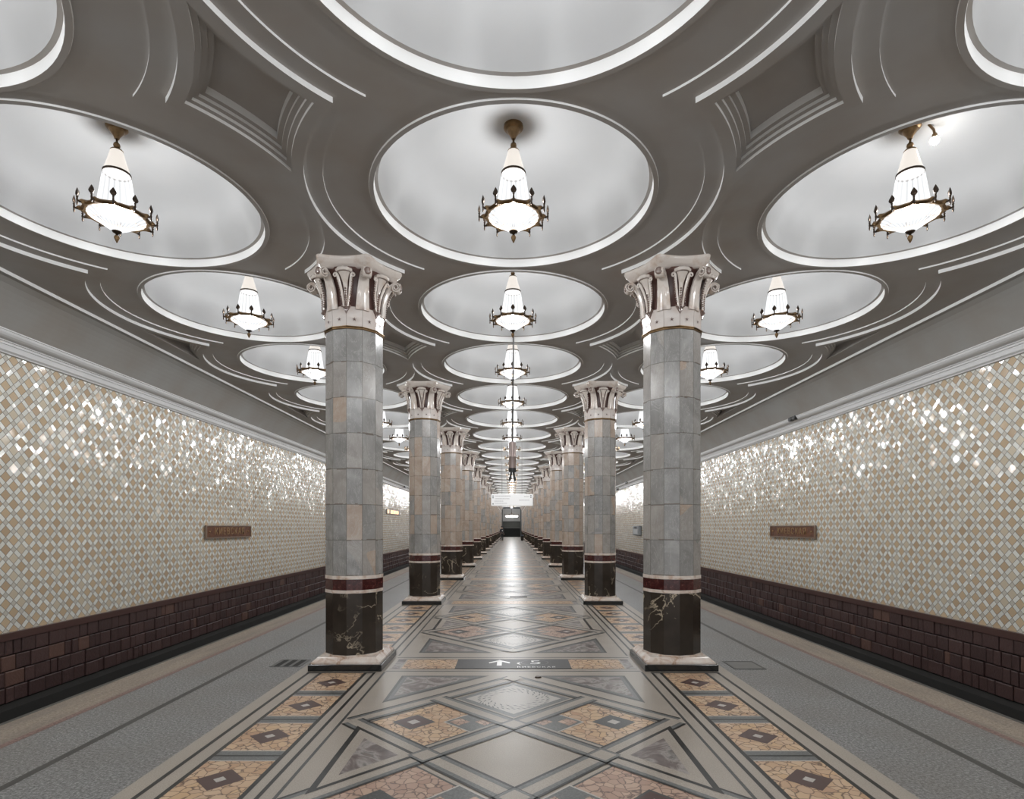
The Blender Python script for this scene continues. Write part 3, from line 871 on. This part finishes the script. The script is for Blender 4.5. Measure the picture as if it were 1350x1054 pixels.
# ---------------------------------------------------------------- chandeliers
# heights are relative to the ring plane at z = 0 (world 4.82)
RZ = 4.80
BULB = {}
def make_lamp(detail):
    t = thing('chandelier', '', 'chandelier', (0, 0, 0))
    g = lambda z: z-3.10    # heights measured above the eye -> local
    apex = H2+0.778-RZ
    bm = bmesh.new()
    lathe(bm, [(0, apex+0.03), (0.095, apex+0.03), (0.098, apex-0.03), (0.085, apex-0.045), (0.07, apex-0.05), (0.055, apex-0.075), (0.03, apex-0.11), (0.02, apex-0.135), (0, apex-0.135)], 28)
    obj('canopy', bm, M['bronze'], t, autosmooth=40)
    bm = bmesh.new()
    lathe(bm, [(0.011, apex-0.12), (0.011, g(3.84)), (0.028, g(3.825)), (0.032, g(3.805)), (0.024, g(3.785)), (0.013, g(3.775)), (0.05, g(3.765)), (0.058, g(3.755)), (0.055, g(3.745))], 20)
    obj('stem', bm, M['bronze'], t, autosmooth=50)
    bm = bmesh.new(); lathe(bm, [(0.054, g(3.755)), (0.086, g(3.64)), (0.119, g(3.525))], 32); obj('upper_shade', bm, M['topg'], t, smooth=True)
    bm = bmesh.new(); lathe(bm, [(0.117, g(3.535)), (0.124, g(3.535)), (0.124, g(3.515)), (0.117, g(3.515))], 32, close=True); obj('shade_band', bm, M['bronzed'], t, autosmooth=40)
    bm = bmesh.new()
    lathe(bm, [(0.118, g(3.52)), (0.128, g(3.46)), (0.142, g(3.36)), (0.158, g(3.25)), (0.176, g(3.13))], 80, flute=lambda i, a: (0.022*abs(cos(10*a)) if i else 0))
    obj('lower_shade', bm, M['shade'], t, smooth=True)
    bm = bmesh.new()
    prof = [(0.258, 0.0), (0.25, -0.012), (0.215, -0.03), (0.165, -0.062), (0.115, -0.098), (0.07, -0.128), (0.032, -0.15)]
    lathe(bm, prof, 96, flute=lambda i, a: (0.03*abs(cos(12*a)) if 0 < i < 5 else 0))
    obj('glass_bowl', bm, M['bowl'], t, smooth=True)
    for nm, pw, zz, rad in (('bowl_bulb', BOWL_W, -0.025, 0.1), ('shade_bulb', SHADE_W, 0.20, 0.04)):
        if nm not in BULB:
            ld = bpy.data.lights.new(nm, 'POINT'); ld.energy = pw; ld.shadow_soft_size = rad; ld.color = (0.96, 0.98, 1.0); BULB[nm] = ld
        lo_ = bpy.data.objects.new(nm, BULB[nm]); COL.objects.link(lo_); lo_.parent = t; lo_.location = (0, 0, zz)
    bm = bmesh.new()
    lathe(bm, [(0.02, -0.145), (0.045, -0.15), (0.036, -0.163), (0.014, -0.172), (0.008, -0.19)], 16)
    obj('bowl_cap', bm, M['bronzed'], t, smooth=True)
    bm = bmesh.new()
    lathe(bm, [(0, -0.188), (0.02, -0.193), (0.026, -0.21), (0.018, -0.235), (0.006, -0.26), (0, -0.265)], 14)
    obj('bottom_finial', bm, M['bronze'], t, smooth=True)
    # scalloped ring with 12 points
    bm = bmesh.new()
    n_ = 144
    def outr(a):
        u = abs(((a*12/(2*pi)) % 1)-0.5)*2      # 1 at a finial, 0 between
        return 0.286+0.044*u**5
    for zlo, zhi, ri in ((-0.014, 0.014, 0.247),):
        vs = []
        for k_ in range(n_):
            a = 2*pi*k_/n_; ro = outr(a)
            prof = [(ri, zlo), (ro-0.02, zlo-0.004), (ro, 0.0), (ro-0.008, zhi), (ro-0.025, zhi+0.012), (ri+0.008, zhi+0.012), (ri, zhi)]
            vs.append([bm.verts.new((r*cos(a), r*sin(a), z)) for r, z in prof])
        for k_ in range(n_):
            A_, B_ = vs[k_], vs[(k_+1) % n_]
            for q in range(7): bm.faces.new([A_[q], B_[q], B_[(q+1) % 7], A_[(q+1) % 7]])
    for k_ in range(6):   # inner spokes carrying the shade
        a = 2*pi*k_/6; tube(bm, [(0.17*cos(a), 0.17*sin(a), 0.015), (0.25*cos(a), 0.25*sin(a), 0.012)], 0.007, 6)
    def finial(bm, a):
        b = bmesh.new()
        lathe(b, [(0.006, -0.02), (0.010, 0.0), (0.007, 0.02), (0.012, 0.03), (0.006, 0.036)], 8)
        # leaf: flattened pointed bud with ridges
        prof = [(0, 0.032), (0.017, 0.042), (0.026, 0.062), (0.022, 0.08), (0.015, 0.092), (0.008, 0.106), (0, 0.118)]
        lathe(b, prof, 10, flute=lambda i, t_: 0.16*cos(5*t_), M=Matrix.Diagonal((0.5, 1, 1, 1)))
        lathe(b, [(0, -0.055), (0.006, -0.045), (0.009, -0.03), (0.006, -0.015)], 8)
        tube(b, [(-0.05, 0, 0.0), (-0.02, 0, -0.008), (0.0, 0, 0.0)], 0.009, 6)
        bmesh.ops.translate(b, vec=(0.342, 0, 0), verts=b.verts)
        bmesh.ops.rotate(b, cent=(0, 0, 0), matrix=Matrix.Rotation(a, 3, 'Z'), verts=b.verts)
        me = bpy.data.meshes.new('tmp'); b.to_mesh(me); b.free(); bm.from_mesh(me); bpy.data.meshes.remove(me)
    if not detail:
        for k_ in range(12): finial(bm, 2*pi*k_/12+pi/12+pi/12)
    ringo = obj('ring', bm, M['bronze'], t, autosmooth=45)
    if detail:
        b0 = bmesh.new(); bm = b0; finial(b0, 0)
        f0 = obj('finial', b0, M['bronzed'], ringo, autosmooth=50)
        for k_ in range(1, 12):
            f = f0.copy(); COL.objects.link(f); f.parent = ringo; f.rotation_euler = (0, 0, 2*pi*k_/12)
    return t
lampA, lampB = make_lamp(True), make_lamp(False)
uA = uB = False
for i, y in enumerate(YDOM):
    for cx, row in ((0, 'centre'), (-XD, 'left'), (XD, 'right')):
        if i < 8:
            c = lampA if not uA else copy_tree(lampA); uA = True
        else:
            c = lampB if not uB else copy_tree(lampB); uB = True
        c.location = (cx, y, RZ)
        c.rotation_euler = (0, 0, 0)
        q = i-2      # dome B carries the first lamp in view
        where = ('nearest in view' if q == 0 else (ORD[q]+' in view' if q > 0 else ('just overhead' if q == -1 else 'just behind the camera')))
        c['label'] = 'bronze ringed white glass chandelier, %s in the %s row of domes' % (where, row)
        c['group'] = 'chandeliers hanging in the '+row+' row of domes'

# bare bulb beside the right chandelier
t = thing('bare_bulb', 'small lit bulb on a bracket by the canopy of the nearest right chandelier', 'lamp', (XD+0.20, YB-0.02, 0))
bm = bmesh.new(); tube(bm, [(-0.04, 0, 5.72), (0.02, 0, 5.655), (0.03, 0, 5.61)], 0.012, 8); lathe(bm, [(0.022, 5.61), (0.026, 5.585), (0.026, 5.57)], 12, cx=0.03)
obj('bracket', bm, M['bronze'], t)
bm = bmesh.new(); ball(bm, (0.03, 0, 5.545), 0.04, n=14)
obj('glass_bulb', bm, emis('bare_bulb_glow', (1, 0.97, 0.92), 14).m, t, smooth=True)

# ---------------------------------------------------------------- wall plaques
pl = NT('brown_plaque_bronze', (0.16, 0.055, 0.025), 0.35, 0.35)
pl.col(pl.ramp(pl.noise(9, 4, 0.6)[0], [(0.35, (0.11, 0.035, 0.02)), (0.65, (0.22, 0.09, 0.035))]))
gold = NT('pale_plaque_lettering', (0.45, 0.3, 0.16), 0.3, 0.6).m
for s, side, yc in ((-1, 'left', 14.02), (1, 'right', 14.2)):
    t = thing('station_name_plaque', 'brown bronze station name plaque on the %s tiled wall' % side, 'sign', (s*6.985, yc, 1.585), 'station name plaques')
    L_ = 2.16 if s < 0 else 2.2
    bm = bmesh.new(); box(bm, min(0, -s*0.03), max(0, -s*0.03), -L_/2, L_/2, -0.125, 0.125, bev=0.006); obj('panel', bm, pl.m, t)
    bm = bmesh.new()
    for a in ((-L_/2-0.035, L_/2+0.035, -0.16, -0.125), (-L_/2-0.035, L_/2+0.035, 0.125, 0.15), (-L_/2-0.035, -L_/2, -0.125, 0.125), (L_/2, L_/2+0.035, -0.125, 0.125)):
        box(bm, min(0, -s*0.045), max(0, -s*0.045), *a)
    obj('frame', bm, NT('plaque_frame_metal', (0.3, 0.22, 0.17), 0.35, 0.6).m, t)
    text('КИЕВСКАЯ', 'lettering', 0.225, (-s*0.034, 0, 0.0), (pi/2, 0, s*-pi/2 if s > 0 else pi/2), gold, t, 0.005, 1.0, 1.32)
    for q in (-1, 1):
        bm = bmesh.new(); ball(bm, (-s*0.034, q*(L_/2-0.13), 0), 0.022, n=8); obj('stud', bm, gold, t)

# ---------------------------------------------------------------- hanging pole device, sign
t = thing('drop_pole_device', 'thin grey pole with a brownish tube device hanging over the centre aisle', 'pole', (0.0, 9.35, 0))
px0, px1 = 0.015, -0.005
bm = bmesh.new(); tube(bm, [(0.02, 0, 5.53), (px1, 0, 3.06)], 0.014, 10)
obj('rod', bm, NT('grey_painted_rod', (0.22, 0.22, 0.22), 0.35, 0.4).m, t, smooth=True)
bm = bmesh.new(); lathe(bm, [(0, 3.10), (0.03, 3.10), (0.058, 3.085), (0.06, 3.07), (0.06, 2.86), (0.062, 2.855), (0.062, 2.845), (0.06, 2.84), (0.06, 2.66), (0, 2.66)], 24, cx=px1)
obj('tube_housing', bm, NT('brushed_brown_metal', (0.36, 0.29, 0.27), 0.3, 0.5).m, t, autosmooth=40)
bm = bmesh.new(); lathe(bm, [(0, 2.665), (0.063, 2.665), (0.063, 2.60), (0, 2.60)], 24, cx=px1); obj('black_collar', bm, NT('black_plastic', (0.02, 0.02, 0.02), 0.4).m, t, autosmooth=40)
bm = bmesh.new()
for s in (-1, 1):
    tube(bm, [(px1+s*0.018, 0, 2.61), (px1+s*0.028, 0, 2.53), (px1+s*0.045, 0, 2.46)], [0.018, 0.02, 0.022], 10)
obj('fork', bm, NT('dark_grey_metal', (0.1, 0.1, 0.1), 0.4, 0.5).m, t, smooth=True)

SY = 23.5
t = thing('hanging_sign', 'white rectangular information sign hung on two thin rods across the centre aisle', 'sign', (0.0, SY, 0))
bm = bmesh.new(); box(bm, -0.86, 0.86, -0.06, 0.06, 2.565, 3.055, bev=0.02); obj('light_box', bm, emis('backlit_sign_face', (1, 1, 1), 0.13, (0.75, 0.75, 0.75)).m, t)
bm = bmesh.new()
for s in (-1, 1): tube(bm, [(s*0.41, 0, 3.05), (s*0.41, 0, 5.60)], 0.008, 6)
obj('rods', bm, M['steel'], t)
gi = NT('grey_sign_print', (0.42, 0.42, 0.43), 0.5).m
bm = bmesh.new()
rnd = random.Random(3)
for x0, x1, z in ((-0.70, -0.05, 2.97), (-0.70, -0.1, 2.86), (-0.72, -0.35, 2.76), (-0.70, -0.2, 2.67), (0.30, 0.72, 2.80), (0.5, 0.72, 2.95)):
    x = x0
    while x < x1:
        w = rnd.uniform(0.015, 0.05); box(bm, x, min(x+w, x1), -0.063, -0.0605, z-0.012, z+0.012); x += w+0.012
obj('printed_lines', bm, gi, t)
bm = bmesh.new()
for x, z in ((-0.78, 2.97), (-0.78, 2.90), (-0.78, 2.645), (0.78, 2.99), (0.78, 2.92)): box(bm, x-0.025, x+0.025, -0.064, -0.0605, z-0.02, z+0.02)
obj('corner_symbols', bm, NT('dark_sign_print', (0.08, 0.08, 0.1), 0.5).m, t)

# small boxes on the cornices
def speaker(x, y, z, label, sz=0.16):
    t = thing('cornice_speaker', label, 'speaker', (x, y, z))
    s = 1 if x > 0 else -1
    bm = bmesh.new(); box(bm, -0.05, 0.05, -sz, -0.01, -0.045, 0.045, bev=0.006); box(bm, -0.05, 0.05, 0.01, sz, -0.045, 0.045, bev=0.006)
    obj('housing', bm, NT('black_speaker_case', (0.02, 0.02, 0.02), 0.5).m, t)
    bm = bmesh.new(); tube(bm, [(0.0, 0, 0.0), (s*0.12, 0, 0.0)], 0.01, 6); obj('bracket', bm, M['dark'], t)
speaker(6.74, 13.65, 4.30, 'black twin speaker box on the right cornice above the plaque')
speaker(6.74, 33.4, 4.30, 'small black box on the right cornice between the two nearest right columns', 0.3)
speaker(6.80, 36.6, 4.12, 'smaller black box just below the right cornice further on', 0.2)
speaker(-6.74, 36.0, 4.22, 'small black box on the left cornice between the two nearest left columns', 0.3)

t = thing('call_box', 'grey metal emergency call box on the right tiled wall seen between two columns', 'call box', (6.99, 31.4, 1.5))
bm = bmesh.new(); box(bm, -0.16, 0.0, -0.75, 0.75, -0.26, 0.26, bev=0.02); obj('housing', bm, NT('grey_call_box_metal', (0.28, 0.3, 0.32), 0.4, 0.3).m, t)
bm = bmesh.new(); box(bm, -0.175, -0.16, -0.5, 0.5, -0.19, 0.08); obj('door', bm, NT('pale_call_box_door', (0.5, 0.52, 0.53), 0.4).m, t)
bm = bmesh.new(); box(bm, -0.18, -0.16, -0.2, 0.35, 0.11, 0.2); obj('label_plate', bm, NT('dark_plate', (0.05, 0.05, 0.06), 0.4).m, t)

t = thing('led_reflection', 'orange glowing panel added in place of a display reflection in the left wall tiles between two columns', 'display reflection', (-6.99, 33.5, 2.56))  # added glowing panel, stands in for a display mirrored in the glossy tiles
bm = bmesh.new(); box(bm, 0, 0.05, -1.9, 1.9, -0.13, 0.13, bev=0.01); obj('housing', bm, NT('grey_added_panel', (0.35, 0.33, 0.31), 0.4).m, t)
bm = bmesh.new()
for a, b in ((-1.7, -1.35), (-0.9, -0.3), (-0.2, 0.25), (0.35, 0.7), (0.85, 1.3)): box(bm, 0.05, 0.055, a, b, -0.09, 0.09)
obj('glow_patches', bm, emis('orange_reflection_glow', (1.0, 0.45, 0.2), 1.0, (0.3, 0.12, 0.05)).m, t)

# ---------------------------------------------------------------- far end: portal, stairs, lit vestibule
bm = bmesh.new()
for s in (-1, 1):
    a, b = sorted((s*1.72, s*4.43)); box(bm, a, b, YE, YE+0.4, 0, 5.3)
    a, b = sorted((s*4.43, s*7.1)); box(bm, a, b, YE, YE+0.4, 3.9, 5.3)
box(bm, -1.72, 1.72, YE, YE+0.4, 4.9, 5.3)
o = obj('wall_end', bm, M['plinthw'], kind='structure'); o['label'] = 'end wall of the hall with openings for the tracks and the stairs'
bm = bmesh.new()
for s in (-1, 1):
    a, b = sorted((s*1.45, s*1.78)); box(bm, a, b, YE-0.12, YE+0.5, 0, 4.75)
    a, b = sorted((s*1.75, s*2.0)); box(bm, a, b, YE-0.2, YE+0.5, 4.2, 4.8)
box(bm, -1.8, 1.8, YE-0.15, YE+0.5, 4.72, 5.0)
o = obj('trim_5', bm, NT('dark_portal_stone', (0.06, 0.065, 0.065), 0.4).m, kind='structure'); o['label'] = 'dark stone frame of the stair opening at the far end'
st = thing('staircase', 'dark stone staircase rising behind the far end of the aisle', 'stairs', (0, YE+0.4, 0))
ds = NT('dark_stair_stone', (0.02, 0.021, 0.019), 0.6, spec=0.2).m
bm = bmesh.new()
for q in range(18):
    zr = 0.15*q; yy = 0.30*q + (1.2 if q > 9 else 0)
    box(bm, -1.72, 1.72, yy, 8.0, zr if q else -0.1, zr+0.15)
obj('steps', bm, ds, st)
bm = bmesh.new(); box(bm, -1.72, 1.72, 2.99, 3.05, 1.5, 1.56); obj('landing_edge', bm, NT('worn_landing_edge', (0.2, 0.2, 0.19), 0.5).m, st)
bm = bmesh.new()
for s in (-1, 1): tube(bm, [(s*1.62, 0, 0.95), (s*1.62, 3.0, 2.45), (s*1.62, 4.2, 2.45), (s*1.62, 6.8, 3.7)], 0.03, 8)
obj('handrail', bm, M['steel'], st)
bm = bmesh.new()
box(bm, -3.2, 3.2, YE+8.4, YE+8.6, 0, 6.0); box(bm, -3.2, -1.73, YE+0.5, YE+8.4, 0, 6.0); box(bm, 1.73, 3.2, YE+0.5, YE+8.4, 0, 6.0); box(bm, -3.2, 3.2, YE+0.4, YE+8.6, 6.0, 6.2)
o = obj('wall_vestibule', bm, M['dome'], kind='structure'); o['label'] = 'bright plaster walls of the vestibule over the stairs'
t = thing('vestibule_chandelier', 'wide flat white chandelier hanging above the far stairs', 'chandelier', (0, YE+3.6, 0))
bm = bmesh.new(); lathe(bm, [(0.03, 6.0), (0.03, 4.2), (0.08, 4.15), (0.08, 3.98), (0.03, 3.9)], 12); obj('stem', bm, M['bronzed'], t)
bm = bmesh.new(); lathe(bm, [(1.10, 3.62), (1.28, 3.62), (1.28, 3.72), (1.10, 3.72)], 40, close=True)
for q in range(10):
    a = 2*pi*q/10; lathe(bm, [(0.03, 3.7), (0.05, 3.85), (0.0, 3.95)], 8, cx=1.2*cos(a), cy=1.2*sin(a))
for q in range(4):
    a = pi/2*q; tube(bm, [(0, 0, 4.0), (1.15*cos(a), 1.15*sin(a), 3.70)], 0.025, 6)
obj('ring', bm, M['bronzed'], t)
bm = bmesh.new(); lathe(bm, [(1.10, 3.64), (1.02, 3.45), (0.9, 3.36), (0, 3.32)], 40); obj('glass_bowl', bm, emis('vestibule_lamp_glass', (1, 0.98, 0.95), 5).m, t, smooth=True)

# ---------------------------------------------------------------- person far down the aisle
def skin(name, pts, edges, rads, mat, parent=None, root=0):
    me = bpy.data.meshes.new(name); me.from_pydata([Vector(p) for p in pts], edges, []); me.materials.append(mat)
    o = bpy.data.objects.new(name, me); COL.objects.link(o)
    md = o.modifiers.new('Skin', 'SKIN'); md.use_smooth_shade = True
    for i, r in enumerate(rads):
        v = me.skin_vertices[0].data[i]; v.radius = (r, r) if not isinstance(r, tuple) else r; v.use_root = (i == root)
    s_ = o.modifiers.new('Sub', 'SUBSURF'); s_.levels = 1; s_.render_levels = 2
    if parent: o.parent = parent
    return o
PY = 66.0
t = thing('person', 'person in dark clothes and cap standing far down the left edge of the aisle', 'person', (-1.12, PY, 0), rotz=0.3)
skinm = NT('skin', (0.5, 0.33, 0.25), 0.5).m; cloth = NT('dark_jacket_cloth', (0.02, 0.022, 0.03), 0.8).m; trs = NT('charcoal_trousers', (0.03, 0.03, 0.033), 0.8).m
pts = [(0, 0, .92), (0, 0, 1.15), (0, 0, 1.36), (0, .01, 1.47), (0, -.01, 1.56), (0, -.01, 1.66),
       (-.18, 0, 1.38), (-.24, .0, 1.12), (-.22, -.1, .90), (-.22, -.12, .82), (.18, 0, 1.38), (.24, 0, 1.12), (.21, -.08, .88), (.21, -.1, .80),
       (-.09, 0, .88), (-.10, -.02, .50), (-.11, .03, .09), (-.11, -.12, .04), (.09, 0, .88), (.10, .02, .50), (.10, .08, .09), (.11, -.07, .04)]
ed = [(0, 1), (1, 2), (2, 3), (3, 4), (4, 5), (2, 6), (6, 7), (7, 8), (8, 9), (2, 10), (10, 11), (11, 12), (12, 13), (0, 14), (14, 15), (15, 16), (16, 17), (0, 18), (18, 19), (19, 20), (20, 21)]
rd = [.12, .12, .13, .05, .075, .085, .055, .045, .033, .03, .055, .045, .033, .03, .08, .055, .04, .035, .08, .055, .04, .035]
skin('body', pts, ed, rd, skinm, t)
skin('jacket', pts[:4]+[pts[6], pts[7], pts[8], pts[10], pts[11], pts[12]], [(0, 1), (1, 2), (2, 3), (2, 4), (4, 5), (5, 6), (2, 7), (7, 8), (8, 9)], [.15, .145, .155, .07, .075, .065, .05, .075, .065, .05], cloth, t)
skin('trousers', [pts[0], pts[14], pts[15], pts[16], pts[18], pts[19], pts[20]], [(0, 1), (1, 2), (2, 3), (0, 4), (4, 5), (5, 6)], [.14, .10, .075, .06, .10, .075, .06], trs, t)
bm = bmesh.new(); lathe(bm, [(0.1, 1.66), (0.115, 1.70), (0.12, 1.75), (0.08, 1.79), (0, 1.80)], 16, cy=-0.01); box(bm, -0.07, 0.07, -0.19, -0.08, 1.675, 1.69); obj('cap', bm, cloth, t, smooth=False)
bm = bmesh.new(); box(bm, -0.06, 0.06, -0.155, -0.145, 1.2, 1.32); obj('badge', bm, NT('pale_badge', (0.7, 0.7, 0.7), 0.5).m, t)
t = thing('litter_bin', 'small dark bin standing at the foot of a far right column', 'bin', (1.30, 70.0, 0))
bm = bmesh.new(); lathe(bm, [(0, 0), (0.17, 0.0), (0.2, 0.55), (0.21, 0.56), (0.19, 0.6), (0, 0.62)], 16); obj('body', bm, M['blackst'], t)
bm = bmesh.new(); lathe(bm, [(0.2, 0.62), (0.205, 0.66), (0.06, 0.7), (0, 0.7)], 16); obj('lid', bm, NT('dark_blue_lid', (0.02, 0.04, 0.08), 0.5).m, t)
